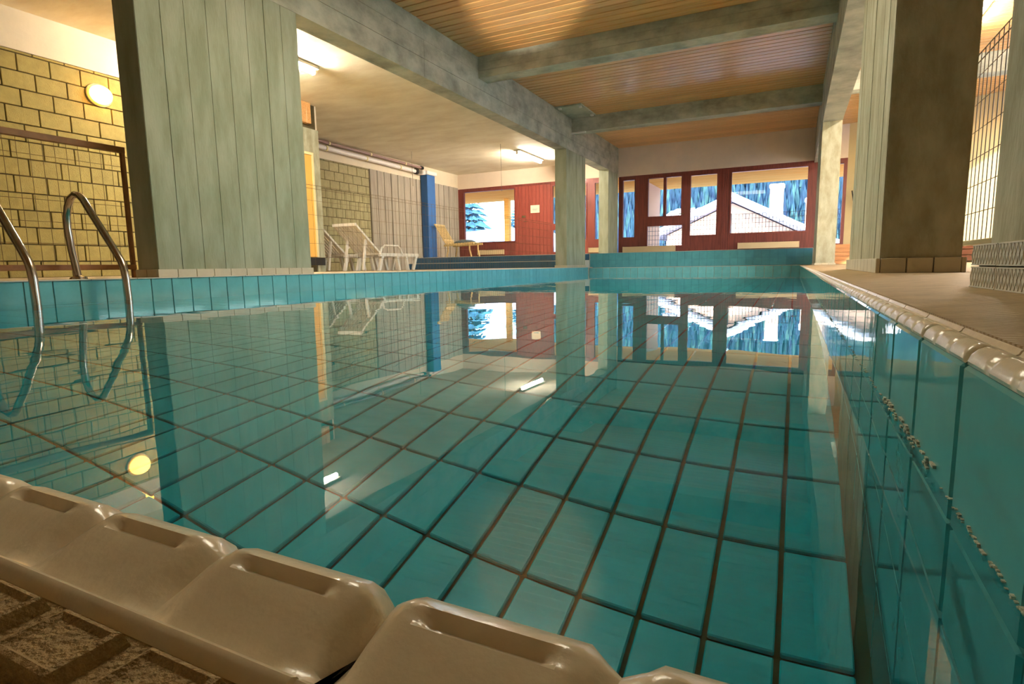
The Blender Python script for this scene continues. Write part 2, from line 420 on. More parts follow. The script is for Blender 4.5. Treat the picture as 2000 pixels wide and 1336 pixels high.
# lime crust on the right wall at the waterline
sc = MB()
for i in range(300):
    t = random.random(); y = .28 + 3.2 * t * t; s_ = random.uniform(.0010, .0026) * (1.2 if .55 < y < .85 else .45)
    z = random.uniform(0, .006) * (1.5 if .55 < y < .85 else .6); a = random.random() * 6
    sc.box(XR - .0035 - s_ * .4, XR, y - s_ * 1.6, y + s_ * 1.6, z, z + s_)
r_ = sc.build('lime_crust', scum_m, pool); r_['kind'] = 'stuff'
# water body
wt = MB().box(XL - .006, XR + .003, YN - .006, YF + .006, ZB - .003, 0).build('pool_water', water_m)
tag(wt, 'calm clear turquoise pool water mirroring the room', 'water')

# ---- studs of the near deck tiles
me = MB()
R4 = lambda hx, hy, z: [(-hx, -hy, z), (hx, -hy, z), (hx, hy, z), (-hx, hy, z)]
me.add(R4(.0100, .0072, 0) + R4(.0090, .0062, .0030) + R4(.0080, .0052, .0034) + R4(.0070, .0042, .0024), [(r * 4 + i, r * 4 + (i + 1) % 4, r * 4 + 4 + (i + 1) % 4, r * 4 + 4 + i) for r in range(3) for i in range(4)] + [(12, 13, 14, 15)])
stud = me.mesh('tile_stud'); stud.materials.append(stud_m)
for i in range(16):
    for j in range(5):
        o = link('tile_stud', stud, None, fn); o.location = (.005 - .0270 * i - (.0 if j % 2 else .0135), YN - .0435 - .0200 * j, .1116)

# ---- ceilings
ce = slab('ceiling', PX0, 4.1, YB, YW, ZC + .014, ZC + .12, material=woodback_m); tag(ce, 'varnished pine slat ceiling above the pool', 'ceiling', kind='structure')
SP = .14; ns = int((YW - 1.0) / SP)
for i in range(ns):
    y = YW - SP * (i + .5)
    tile('slat', ce, ((PX1 + QX0) / 2, y, ZC + .006), (QX0 - PX1, SP - .016, .016), wood_m, .004)
    if y > 1.0: tile('slat', ce, ((QX1 + 4.0) / 2, y, ZC + .006), (4.0 - QX1, SP - .016, .016), wood_m, .004)
tile('slat', ce, (-.6, 0.0, ZC + .006), (9.0, 2.0, .016), wood_m, .004)
tile('slat', ce, (-.6, -1.75, ZC + .006), (9.0, 1.4, .016), wood_m, .004)
cl = slab('ceiling', -9.4, PX0 + .01, YB, YW, ZCL, ZCL + .12, material=plasterc_m); tag(cl, 'low cream trowelled plaster ceiling over the left deck', 'ceiling', kind='structure')

# ---- left walls: near block wall, far block wall and ribbed concrete
XN, XFW = -7.5, -9.3
def block_wall(parent, X, y0, y1, z0, z1, bl, bh, material, off=0.0):
    j = 0; z = z0
    while z < z1 - .02:
        h = min(bh, z1 - z); y = y0 - (bl / 2 if j % 2 else 0) - off
        while y < y1 - .01:
            a, b = max(y, y0), min(y + bl, y1)
            if b - a > .03: tile('block', parent, (X - .004, (a + b) / 2, z + h / 2), (.03, round(b - a - .012, 3), round(h - .011, 3)), material, .004)
            y += bl
        z += bh; j += 1
wl_ = MB().box(XN - .25, XN - .006, YB, 7.72, -.1, ZCL); wl_ = wl_.build('wall_left', mortar_m); tag(wl_, 'ochre block wall behind the pool ladder', 'wall', kind='structure')
block_wall(wl_, XN, 1.6, 6.9, .14, 2.54, .305, .182, block_m)
slab('plaster_band', XN - .01, XN + .012, YB, 6.9, 2.54, ZCL, material=plaster_m, parent=wl_)
slab('pillar_face', XN - .01, XN + .02, 7.55, 7.735, .14, 2.56, material=concR_m, parent=wl_)
slab('pillar_face', XN - .01, XN + .02, 6.9, 7.55, 2.16, 2.56, material=concR_m, parent=wl_)
slab('pillar_face', XN - .01, XN + .02, 6.9, 7.2, .14, 2.16, material=concR_m, parent=wl_)
for k in range(6):
    tile('cladding_board', wl_, (XN + .04, 6.95 + .105 * k, 2.79), (.10, .098, .335), wood_m, .004)
wf = slab('wall_left', XFW - .2, XFW - .006, 7.4, YW + .1, -.1, ZCL, material=mortar_m); tag(wf, 'olive block wall behind the white loungers', 'wall', kind='structure')
block_wall(wf, XFW, 7.73, 11.2, .14, 2.57, .30, .20, blockfar_m, .1)
n = 30; w = (YW - 11.22) / n
rb = MB()
for i in range(n):
    y = 11.22 + w * i; rb.box(XFW - .01, XFW + (.016 if i % 2 else .028) + random.uniform(0, .006), y + .004, y + w - .004, .14, 2.57)
rb.build('ribbed_panel', boardwall_m, wf)
slab('plaster_band', XFW - .01, XFW + .014, 7.4, YW, 2.57, ZCL, material=plaster_m, parent=wf)
slab('return_wall', XFW, XN, 7.70, 7.73, .14, ZCL, material=plaster_m, parent=wf)
# ---- wall behind the camera and right wall
wb = slab('wall_front', -9.4, 4.2, YB - .2, YB, -.2, 3.4, material=plaster_m); tag(wb, 'plain cream plaster end wall behind the viewpoint', 'wall', kind='structure')
RWIN = [(3.2, 6.0, .55, 2.9), (6.4, 9.0, .55, 2.9), (9.4, 13.2, .55, 2.9)]  # unseen windows, added to let daylight in from the right
def swap(mb): mb.v = [(y, x, z) for x, y, z in mb.v]; return mb
def holed(x0, x1, z0, z1, holes, y0, y1, mb=None):
    mb = mb or MB()
    xs = sorted({x0, x1} | {h[0] for h in holes} | {h[1] for h in holes}); zs = sorted({z0, z1} | {h[2] for h in holes} | {h[3] for h in holes})
    for i in range(len(xs) - 1):
        run = None
        for j in range(len(zs) - 1):
            cx, cz = (xs[i] + xs[i + 1]) / 2, (zs[j] + zs[j + 1]) / 2
            if any(h[0] < cx < h[1] and h[2] < cz < h[3] for h in holes):
                if run: mb.box(xs[i], xs[i + 1], y0, y1, run[0], run[1]); run = None
            else:
                run = (run[0] if run else zs[j], zs[j + 1])
        if run: mb.box(xs[i], xs[i + 1], y0, y1, run[0], run[1])
    return mb
wr = swap(holed(YB, YW, -.1, 3.4, RWIN, 4.0, 4.2)).build('wall_right', cream_m); tag(wr, 'cream side wall of the right aisle', 'wall', kind='structure')
for k, (p0, p1, q0, q1) in enumerate(RWIN):
    hh = [(p0 + .07, (p0 + p1) / 2 - .04, q0 + .07, q1 - .07), ((p0 + p1) / 2 + .04, p1 - .07, q0 + .07, q1 - .07)]
    f = swap(holed(p0, p1, q0, q1, hh, 4.06, 4.13)).build('window_%d' % (k + 8), frame_m)
    tag(f, ('nearest', 'middle', 'farthest')[k] + ' unseen two-pane timber window added to the right aisle wall', 'window', kind='structure')
    for h in hh: slab('pane', 4.09, 4.096, h[0] - .004, h[1] + .004, h[2] - .004, h[3] + .004, material=glass_m, parent=f)
wo = MB()
WA = Vector((1.0, 15.3)); WB = Vector((4.05, 13.4)); nn = Vector((WB.y - WA.y, -(WB.x - WA.x))).normalized() * -.15
wo.add([(p.x, p.y, z) for z in (-.1, 3.3) for p in (WA, WB, WB + nn, WA + nn)], [(0, 1, 2, 3), (4, 5, 6, 7), (0, 1, 5, 4), (1, 2, 6, 5), (2, 3, 7, 6), (3, 0, 4, 7)])
wo = wo.build('wall_right', cream_m); tag(wo, 'slanting cream wall behind the right wire fence', 'wall', kind='structure')

# ---- window wall
wk = MB().box(PX1 - .02, 1.1, YW, YW + .2, 2.5, 3.4).box(-9.5, PX0 + .02, YW, YW + .2, 2.53, 3.4).box(-9.5, 1.1, YW, YW + .2, -.2, ZP + .02)
wk = wk.build('wall_back', brown_m); tag(wk, 'brownish plaster band above the far windows', 'wall', kind='structure')
def glazing(name, label, cat, x0, x1, z0, z1, holes, fmat, y=YW, th=.07, trim=.03):
    f = holed(x0, x1, z0, z1, holes, y, y + th).build(name, fmat); tag(f, label, cat, kind='structure')
    for (a, b, c, d) in holes:
        slab('pane', a - .005, b + .005, y + .035, y + .041, c - .005, d + .005, material=glass_m, parent=f)
        holed(a - trim, b + trim, c - trim, d + trim, [(a, b, c, d)], y - .018, y + .01).build('casement', fmat, f)
    return f
w1 = glazing('window_1', 'narrow upright window in red-brown timber at the left pillar', 'window', PX1 + .02, -3.66, ZP, 2.5, [(-4.16, -3.85, .91, 2.39)], frame_m)
d1 = glazing('door_1', 'red-brown glazed door with two upper panes and one low pane', 'door', -3.66, -2.54, ZP, 2.5, [(-3.49, -3.10, 1.42, 2.39), (-3.03, -2.65, 1.42, 2.39), (-3.50, -2.61, .66, 1.17)], frame_m)
MB().tube([(-2.575, YW - .02, 1.45), (-2.575, YW - .07, 1.45), (-2.69, YW - .07, 1.45)], .011, 8).build('door_handle', steel_m, d1, True)
w2 = glazing('window_2', 'tall upright timber window between the glazed door and the picture window', 'window', -2.54, -1.66, ZP, 2.5, [(-2.42, -1.79, .90, 2.38)], frame_m)
w3 = glazing('window_3', 'wide picture window showing the snowy gabled house', 'window', -1.66, .335, ZP, 2.5, [(-1.45, .21, .915, 2.38)], frame_m)
for k in range(3): tile('stile_board', w3, (-1.635 + .05 * k, YW - .006, 1.48), (.046, .016, 2.0), frame_m, .003)
w4 = glazing('window_4', 'tall window glimpsed right of the far right pillar', 'window', .335, 1.1, ZP, 2.5, [(.60, .93, .60, 2.38)], frame_m)
w5 = glazing('window_5', 'large window at the far left corner facing the snow bank', 'window', XFW, -7.36, ZP, 2.53, [(-9.08, -7.38, .93, 2.42)], frame_m)
# boarded double door
d2 = slab('door_2', -7.36, -6.24, YW, YW + .07, ZP, 2.53, material=frame_m); tag(d2, 'boarded red-brown timber door with a notice on it', 'door', kind='structure')
for k in range(10):
    tile('door_board', d2, (-7.36 + .112 * (k + .5), YW - .004, 1.49), (.108, .02, 1.96), door_m, .003)
lk = slab('lock_plate', -7.14, -7.02, YW - .03, YW - .01, 1.58, 1.64, material=steel_m, parent=d2, b=.004)
MB().tube([(-7.05, YW - .012, 1.47), (-7.05, YW - .06, 1.47), (-6.96, YW - .06, 1.47)], .010, 8).build('door_handle', steel_m, d2, True)
w6 = glazing('window_6', 'timber window with two stacked panes beside the boarded door', 'window', -6.24, -4.98 + .0, ZP, 2.53, [(-6.18, -5.72, 1.36, 2.41), (-6.18, -5.72, .58, 1.19), (-5.6, -5.2, .9, 2.40)], door_m)
w7 = glazing('window_7', 'slim window seen between the two left pillars', 'window', -4.98, PX0 + .02, ZP, 2.53, [(-4.94, -4.66, .89, 2.40)], door_m)

# ================================================================ CONCRETE FRAME
def pillar(label, x0, x1, y0, y1, z0, z1, material, bw=.18, base=(.06, basetile_m), group=None, facex=+1, nface=None, name='concrete_pillar', base_only=()):
    e = empty(name, ((x0 + x1) / 2, (y0 + y1) / 2, z0)); tag(e, label, 'pillar', group)
    inv = Matrix.Translation(e.location).inverted()
    mb = MB().box(x0 + .004, x1 - .004, y0 + .004, y1 - .004, z0, z1)
    k = max(1, int(round((y1 - y0) / bw))); w = (y1 - y0) / k
    for i in range(k):
        o = random.uniform(.0, .003)
        mb.box(x0 - o, x0 + .02, y0 + w * i + .003, y0 + w * (i + 1) - .003, z0, z1)
        o = random.uniform(.0, .003)
        mb.box(x1 - .02, x1 + o, y0 + w * i + .003, y0 + w * (i + 1) - .003, z0, z1)
    k = max(1, int(round((x1 - x0) / .30))); w = (x1 - x0) / k
    for i in range(k):
        mb.box(x0 + w * i + .002, x0 + w * (i + 1) - .002, y0, y0 + .02, z0, z1)
        mb.box(x0 + w * i + .002, x0 + w * (i + 1) - .002, y1 - .02, y1, z0, z1)
    s = mb.build('shaft', material, e); s.matrix_parent_inverse = inv
    if base:
        h, bm = base; t = .016
        n_ = max(1, int(round((y1 - y0) / .155))); w = (y1 - y0 + 2 * t) / n_
        for i in range(n_):
            for X in (x0 - t / 2, x1 + t / 2):
                tl = tile('base_tile', e, (X, y0 - t + w * (i + .5), z0 + h / 2), (t, round(w - .004, 4), h), bm, .002); tl.matrix_parent_inverse = inv
        n_ = max(1, int(round((x1 - x0) / .10))); w = (x1 - x0) / n_
        for i in range(n_):
            for Y in (y0 - t / 2, y1 + t / 2):
                tl = tile('base_tile', e, (x0 + w * (i + .5), Y, z0 + h / 2), (round(w - .004, 4), t, h), bm, .002); tl.matrix_parent_inverse = inv
    return e
pillar('broad board-marked concrete pillar standing behind the pool ladder', PX0, PX1, 2.72, 4.25, ZL, 2.57, conc_m)
pillar('concrete pillar at the far left corner of the pool', PX0, PX1, 11.4, 12.6, ZL, 2.57, conc_m, bw=.2, base=(.05, basetile_m))
pillar('concrete pillar on the raised platform against the window wall', PX0, PX1, 14.4, 15.29, ZP, 2.57, conc_m, bw=.2, base=None)
pillar('big rough concrete pillar on the right deck', QX0, QX1, 2.90, 4.40, ZRD, 2.45, concR_m, base=(.062, basetile_m))
pillar('slim far concrete pillar at the right end of the pool', QX0, QX1, 11.0, 12.5, ZRD, 2.45, concR_m, base=(.03, basetile_m))
# near right pillar with lattice tiled base
lat_m = mat('white_lattice_tile', (214, 208, 188), rough=0.35, var=.04, scale=20)
pn = empty('tiled_concrete_pillar', (.5, .65, ZRD)); tag(pn, 'concrete pillar with white lattice-tiled base at the right picture edge', 'pillar')
inv = Matrix.Translation(pn.location).inverted()
mb = MB().box(.336, .61, -.10, 1.365, ZRD + .07, 2.45)
for i in range(8): mb.box(.330 - random.uniform(0, .002), .35, -.10 + .183 * i + .002, -.10 + .183 * (i + 1) - .002, ZRD + .082, 2.45)
o = mb.build('shaft', concR_m, pn); o.matrix_parent_inverse = inv
o = slab('base_core', .318, .62, -.11, 1.378, ZRD - .01, ZRD + .081, material=grout_m, parent=pn); o.matrix_parent_inverse = inv
tw, thh = .155, .0405
lt = MB().box(-.006, .006, -tw / 2 + .0015, tw / 2 - .0015, -thh / 2 + .001, thh / 2 - .001, .0015)
cw = (tw - .006) / 9
for k in range(9):                                           # raised diamond lattice on each tile
    y = -tw / 2 + .003 + cw * (k + .5)
    for s1 in (-1, 1):
        for s2 in (-1, 1):
            lt.bar((-.0062, y + s1 * cw * .5, 0), (-.0062, y, s2 * thh * .40), .0020, .0022)
for zz in (-thh * .44, thh * .44): lt.bar((-.0062, -tw / 2 + .003, zz), (-.0062, tw / 2 - .003, zz), .0022, .0016)
lme = lt.mesh('base_tile'); lme.materials.append(lat_m)
for i in range(9):
    for j in range(2):
        o = link('base_tile', lme, None, pn); o.location = (.312, 1.378 - tw * (i + .5), ZRD + thh * (j + .5) - .001); o.matrix_parent_inverse = inv
for i in range(2):
    for j in range(2):
        o = link('base_tile', lme, None, pn); o.location = (.318 + tw * (i + .5), 1.384, ZRD + thh * (j + .5) - .001); o.rotation_euler = (0, 0, -math.pi / 2); o.matrix_parent_inverse = inv

def beam(label, x0, x1, y0, y1, z0, z1, axis):
    mb = MB().box(x0 + .003, x1 - .003, y0 + .003, y1 - .003, z0 + .003, z1)
    h = (z1 - z0) / 3
    L0, L1 = (y0, y1) if axis == 'Y' else (x0, x1)
    k = max(1, int((L1 - L0) / 3.6)); w = (L1 - L0) / k
    for i in range(k):
        for j in range(3):
            o = random.uniform(.001, .005); za, zb = z0 + h * j + .002, z0 + h * (j + 1) - .002
            if axis == 'Y':
                mb.box(x0 - o, x0 + .05, L0 + w * i + .002, L0 + w * (i + 1) - .002, za, zb); mb.box(x1 - .05, x1 + o, L0 + w * i + .002, L0 + w * (i + 1) - .002, za, zb)
            else:
                mb.box(L0 + w * i + .002, L0 + w * (i + 1) - .002, y0 - o, y0 + .05, za, zb); mb.box(L0 + w * i + .002, L0 + w * (i + 1) - .002, y1 - .05, y1 + o, za, zb)
    return tag(mb.build('concrete_beam', beam_m), label, 'beam')
beam('long mottled concrete beam running along the left side of the pool', PX0, PX1, YB, YW, 2.57, ZC + .01, 'Y')
beam('long concrete beam above the right pillars', QX0, QX1, YB, YW, 2.45, ZC + .01, 'Y')
beam('nearer concrete cross beam below the slat ceiling', PX1, QX0, 7.75, 8.02, 2.94, ZC + .01, 'X')
beam('farther concrete cross beam below the slat ceiling', PX1, QX0, 11.72, 11.98, 2.94, ZC + .01, 'X')
beam('concrete cross beam over the right aisle seen through the fence gap', QX1, 4.0, 11.2, 11.46, 2.94, ZC + .01, 'X')
# access plate and clips by the far cross beam
pl = slab('ceiling_plate', PX1 + .01, -3.75, 10.75, 11.70, ZC - .03, ZC - .003, material=beam_m, b=.004); tag(pl, 'grey metal plate on the slats beside the farther cross beam', 'plate')
for q in ((-4.2, 10.8), (-3.8, 10.85), (-3.8, 11.55)):
    o = slab('clip', q[0] - .03, q[0] + .03, q[1] - .03, q[1] + .03, ZC - .06, ZC - .03, material=white_m, parent=pl, b=.006)
br = MB().box(-4.29, -3.98, 11.66, 11.72, 2.91, 2.935, .004).build('cable_bracket', white_m); tag(br, 'small white bracket under the left end of the farther cross beam', 'bracket')

# ================================================================ LAMPS
tube_m = mat('lit_tube', (255, 244, 226), emit=(255, 244, 226), estr=108.0)
def tube_light(label, x, y0, y1, z):
    e = empty('tube_light', (x, (y0 + y1) / 2, z)); tag(e, label, 'lamp', None)
    inv = Matrix.Translation(e.location).inverted()
    def P(o): o.matrix_parent_inverse = inv; return o
    P(slab('housing', x - .085, x + .085, y0, y1, z - .04, z, material=white_m, parent=e, b=.008))
    P(MB().tube([(x, y0 + .03, z - .075), (x, y1 - .03, z - .075)], .028, 12).build('tube', tube_m, e, True))
    for yy in (y0 + .012, y1 - .036): P(slab('end_cap', x - .03, x + .03, yy, yy + .024, z - .11, z - .04, material=white_m, parent=e, b=.004))
tube_light('bright ceiling tube lamp emerging from behind the broad left pillar', -6.08, 4.80, 6.30, ZCL)
tube_light('ceiling tube lamp near the far windows', -6.08, 12.76, 14.24, ZCL)
tube_light('added unseen ceiling tube lamp over the near right aisle', 1.9, 4.6, 6.1, ZC)  # both right aisle tubes are unseen, added for more light
tube_light('added unseen ceiling tube lamp over the far right aisle', 1.9, 8.4, 9.9, ZC)
# oval bulkhead lamp
lampg_m = mat('warm_lamp_glass', (255, 226, 150), emit=(255, 176, 60), estr=7.0)
wlp = empty('wall_lamp', (XN, 4.22, 2.27)); tag(wlp, 'glowing oval bulkhead lamp on the ochre block wall', 'lamp')
def ellipsoid(rx, ry, rz, n=20, m=10, half=True):
    mb = MB(); vs = [(rx, 0, 0)]; fs = []
    for i in range(1, m + 1):
        t = (math.pi / 2) * i / m
        for j in range(n):
            p = 2 * math.pi * j / n; vs.append((rx * math.cos(t), ry * math.sin(t) * math.cos(p), rz * math.sin(t) * math.sin(p)))
    for j in range(n): fs.append((0, 1 + j, 1 + (j + 1) % n))
    for i in range(m - 1):
        for j in range(n): fs.append((1 + i * n + j, 1 + (i + 1) * n + j, 1 + (i + 1) * n + (j + 1) % n, 1 + i * n + (j + 1) % n))
    fs.append(tuple(1 + (m - 1) * n + j for j in range(n))[::-1]); return mb.add(vs, fs)
o = ellipsoid(.10, .125, .108).build('lamp_glass', lampg_m, wlp, True); o.location = (.05, 0, 0)
o = ellipsoid(.035, .150, .132).build('lamp_base', paleframe_m, wlp, True); o.location = (.022, 0, 0)

# unseen panel lamp, added to brighten the near coping and pool floor
pnl = empty('added_panel_lamp', (-1.9, 3.6, ZC)); tag(pnl, 'added unseen square opal lamp brightening the near part of the pool', 'lamp'); inv = Matrix.Translation(pnl.location).inverted()
opal_m = mat('added_opal_panel', (255, 255, 255), emit=(255, 240, 212), estr=4.8)
for a4 in ((-2.62, -1.18, 2.88, 2.92), (-2.62, -1.18, 4.28, 4.32), (-2.62, -2.58, 2.92, 4.28), (-1.22, -1.18, 2.92, 4.28)):
    o = slab('added_lamp_frame', *a4, ZC - .07, ZC - .003, material=white_m, parent=pnl); o.matrix_parent_inverse = inv
o = slab('diffuser', -2.58, -1.22, 2.92, 4.28, ZC - .06, ZC - .01, material=opal_m, parent=pnl); o.matrix_parent_inverse = inv
# unseen spot added on the near right pillar for the bright ceiling patch
fd = empty('added_patch_lamp', (.30, .30, .62)); tag(fd, 'added unseen spot on the tiled right pillar, making the bright ceiling patch', 'lamp')
tgt = Vector((-2.5, 5.65, ZC)); src = Vector((.20, .42, .70)); aim = (tgt - src).normalized()
inv = Matrix.Translation(fd.location).inverted()
o = slab('bracket', .285, .33, .28, .34, .60, .66, material=steel_m, parent=fd, b=.004); o.matrix_parent_inverse = inv
o = MB().tube([src - aim * .16, src - aim * .10, src - aim * .02, src], [.03, .055, .07, .07], 16, False).build('added_lamp_head', dark_m, fd, True); o.matrix_parent_inverse = inv
ls = bpy.data.lights.new('added_patch_light', 'SPOT'); lo = bpy.data.objects.new('added_patch_light', ls); COL.objects.link(lo)
ls.energy = 900; ls.spot_size = math.radians(14); ls.spot_blend = .4; ls.shadow_soft_size = .06; ls.color = (1, .95, .84)
lo.location = src; lo.rotation_euler = aim.to_track_quat('-Z', 'Y').to_euler(); lo.parent = fd; lo.matrix_parent_inverse = inv

# ================================================================ POOL LADDER
ld = empty('pool_ladder', (-4.2, 2.04, ZL)); tag(ld, 'stainless steel pool ladder with two curved handrails', 'ladder')
inv = Matrix.Translation(ld.location).inverted()
def rail(y):
    p = [(-4.55, y, ZL), (-4.60, y, .36), (-4.618, y, .50)]
    p += [(-4.61, y, .58), (-4.585, y, .645), (-4.54, y, .70), (-4.48, y, .722), (-4.43, y, .712), (-4.385, y, .68), (-4.35, y, .635)]
    p += [(-4.20, y, .462), (-4.07, y, .312), (-4.025, y, .255), (-4.005, y, .21), (-3.995, y, .15), (-3.985, y, -.10), (-3.98, y, -.55)]
    o = MB().tube(p, .0235, 14).build('handrail', steel_m, ld, True); o.matrix_parent_inverse = inv
    f = MB().tube([(-4.55, y, ZL), (-4.55, y, ZL + .012), (-4.552, y, ZL + .02)], [.055, .05, .03], 16).build('flange', steel_m, o, True)
rail(2.30); rail(1.78)
for z in (-.12, -.36):
    o = slab('tread', -4.03, -3.95, 1.78, 2.30, z - .012, z + .012, material=steel_m, parent=ld, b=.004); o.matrix_parent_inverse = inv

# ================================================================ WIRE FENCES
def fence(label, X, y0, y1, z0, z1, dy, dz, r, frame=True, bare=False):
    e = empty('wire_fence', (X, (y0 + y1) / 2, z0)); tag(e, label, 'fence')
    inv = Matrix.Translation(e.location).inverted()
    mb = MB(); n = int((y1 - y0) / dy)
    for i in range(n + 1): mb.tube([(X, y0 + dy * i, z0), (X, y0 + dy * i, z1)], r, 4, False)
    z = z0 + dz
    while z < z1 - .01: mb.tube([(X + r, y0, z), (X + r, y1, z)], r, 4, False); z += dz
    if not frame:
        for zz in (z1 - .035, z1): mb.tube([(X, y0, zz), (X, y1, zz)], r * 1.5, 5, False)
    o = mb.build('wire_mesh', wire_m, e); o.matrix_parent_inverse = inv; o['kind'] = 'stuff'
    if frame:
        for (a, b) in ((z1, z1 + .045), (z0 - .04, z0)):
            o = slab('rail', X - .02, X + .02, y0, y1, a, b, material=rust_m, parent=e, b=.003); o.matrix_parent_inverse = inv
    elif not bare:
        o = slab('rail', X - .02, X + .02, y0, y1, z0 - .02, z0, material=paleframe_m, parent=e, b=.003); o.matrix_parent_inverse = inv
    for yy in (() if bare else (y0, y1 - .03)):
        o = slab('post', X - .015, X + .015, yy, yy + .03, ZRD, z1 + .02, material=rust_m if frame else paleframe_m, parent=e, b=.003); o.matrix_parent_inverse = inv
fence('brown-framed wire fence left of the broad pillar', -4.72, .9, 2.80, .245, 1.10, .075, .15, .0018)
fence('thin wire fence between the broad pillar and the far corner pillar', -4.62, 4.26, 11.38, .16, 1.07, .075, .15, .0014, frame=False, bare=True)

fence('wire fence between the two right pillars', .70, 1.0, 3.6, .262, 1.08, .06, .12, .0018, frame=False)

# ================================================================ LEFT DECK DETAILS
dr = slab('door_3', XN - .03, XN + .03, 7.24, 7.53, .40, 2.12, material=yellow_m); tag(dr, 'narrow amber door leaf beside the broad pillar', 'door', kind='structure')
for (a, b, c, d) in ((7.20, 7.24, .40, 2.16), (7.53, 7.57, .40, 2.16), (7.24, 7.53, 2.12, 2.16)):
    slab('door_frame', XN - .03, XN + .045, a, b, c, d, material=paleframe_m, parent=dr)
dsill = slab('trim_1', XN - .02, XN + .05, 7.20, 7.70, .26, .39, material=dark_m); tag(dsill, 'dark sill below the amber door', 'trim', kind='structure')
bc = empty('blue_column', (XFW + .12, 13.52, ZP)); tag(bc, 'blue painted steel column against the ribbed wall', 'column')
inv = Matrix.Translation(bc.location).inverted()
o = MB().box(XFW + .03, XFW + .25, 13.32, 13.70, ZP, 2.70, .01).build('column_shaft', blue_m, bc); o.matrix_parent_inverse = inv
o = MB().box(XFW + .02, XFW + .30, 13.26, 13.74, 2.70, 2.80, .015).build('capital', pipe_m, bc); o.matrix_parent_inverse = inv
def pipe(label, p, q, r, material):
    e = empty('ceiling_pipe', p); tag(e, label, 'pipe'); inv = Matrix.Translation(p).inverted()
    o = MB().tube([p, q], r, 12).build('pipe_run', material, e, True); o.matrix_parent_inverse = inv
    for k in range(4):
        t = (k + .5) / 4; c = Vector(p).lerp(Vector(q), t)
        o = MB().tube([(c.x, c.y - .02, c.z), (c.x, c.y + .02, c.z)], r * 1.25, 12).build('clamp', paleframe_m, e, True); o.matrix_parent_inverse = inv
    o = MB().tube([q, (q[0], q[1] + .09, q[2])], r * 1.5, 12).build('valve', dark_m, e, True); o.matrix_parent_inverse = inv
pipe('brown pipe running just below the plaster ceiling', (XFW + .12, 7.75, 2.915), (XFW + .12, 13.22, 2.875), .032, pipedark_m)
pipe('white pipe running along the top of the far block wall', (XFW + .12, 7.75, 2.80), (XFW + .12, 12.95, 2.745), .05, pipe_m)
jb = MB().box(XFW + .05, XFW + .26, 13.12, 13.26, 2.68, 2.80, .02).build('junction_box', pipe_m); tag(jb, 'white pipe junction box beside the top of the blue column', 'fitting')
for (x, y, zb, lb) in ((-8.35, 11.66, 2.15, 'thin hanging cable in front of the ribbed wall'), (-6.12, 12.0, 1.9, 'thin hanging cable in front of the far left window')):
    c = MB().tube([(x, y, ZCL), (x + .004, y, (ZCL + zb) / 2), (x + .01, y, zb)], .0045, 6).build('hanging_cable', cable_m); tag(c, lb, 'cable')

# ---- white plastic loungers (local: x along length from head to foot, y across)
def lounger(name, label, loc, rz):
    e = empty(name, loc, rz); tag(e, label, 'sun lounger', 'white loungers by the block wall')
    L, Wd = 1.75, .60
    hs = .30; x_h = .62                                        # seat height, hinge
    for s in (-1, 1):
        y = s * (Wd / 2 - .02)
        MB().bar((x_h - .05, y, hs), (L, y, hs), .045, .06).build('side_rail', white_m, e)
        arm = [(x_h - .04, y * 1.06, hs), (x_h + .02, y * 1.06, hs + .13), (x_h + .10, y * 1.06, hs + .17), (x_h + .48, y * 1.06, hs + .17), (x_h + .54, y * 1.06, hs + .13), (x_h + .62, y * 1.06, hs)]
        MB().tube(arm, .02, 8).build('armrest', white_m, e, True)
        for (xa, xb) in ((x_h + .05, x_h - .05), (L - .40, L - .32), (L - .06, L - .16), (x_h + .45, x_h + .54)):
            MB().bar((xa, y, hs), (xb, y * .96, 0), .05, .05).build('leg', white_m, e)
    st = 12
    for k in range(st):
        x = x_h + .02 + (L - x_h - .06) * (k + .5) / st
        MB().box(x - .032, x + .032, -Wd / 2 + .03, Wd / 2 - .03, hs + .005, hs + .025, .004).build('slat', white_m, e)
    ang = math.radians(40); bl = .80
    bk = MB()
    def bp(d, y, o=0): return (x_h - d * math.cos(ang) - o * math.sin(ang) * 0, y, hs + .01 + d * math.sin(ang) + o)
    for s in (-1, 1): bk.bar(bp(0, s * (Wd / 2 - .03)), bp(bl, s * (Wd / 2 - .05)), .05, .035)
    bk.bar(bp(bl, -Wd / 2 + .03), bp(bl, Wd / 2 - .03), .05, .05); bk.bar(bp(.02, -Wd / 2 + .03), bp(.02, Wd / 2 - .03), .05, .04)
    bkf = bk.build('backrest', white_m, e)
    for k in range(7):
        y = -Wd / 2 + .09 + (Wd - .18) * k / 6
        MB().bar(bp(.02, y), bp(bl, y), .042, .018).build('back_slat', white_m, bkf)
    for s in (-1, 1): MB().bar(bp(.42, s * .22), (x_h - .42, s * .22, .02), .035, .035).build('prop', white_m, e)
    return e
lounger('sun_lounger', 'white plastic sun lounger farther from the pool, partly hidden', (-8.10, 8.02, ZL), math.radians(90))
lounger('sun_lounger', 'white plastic sun lounger nearer the pool, full length visible', (-7.25, 8.00, ZL), math.radians(88))
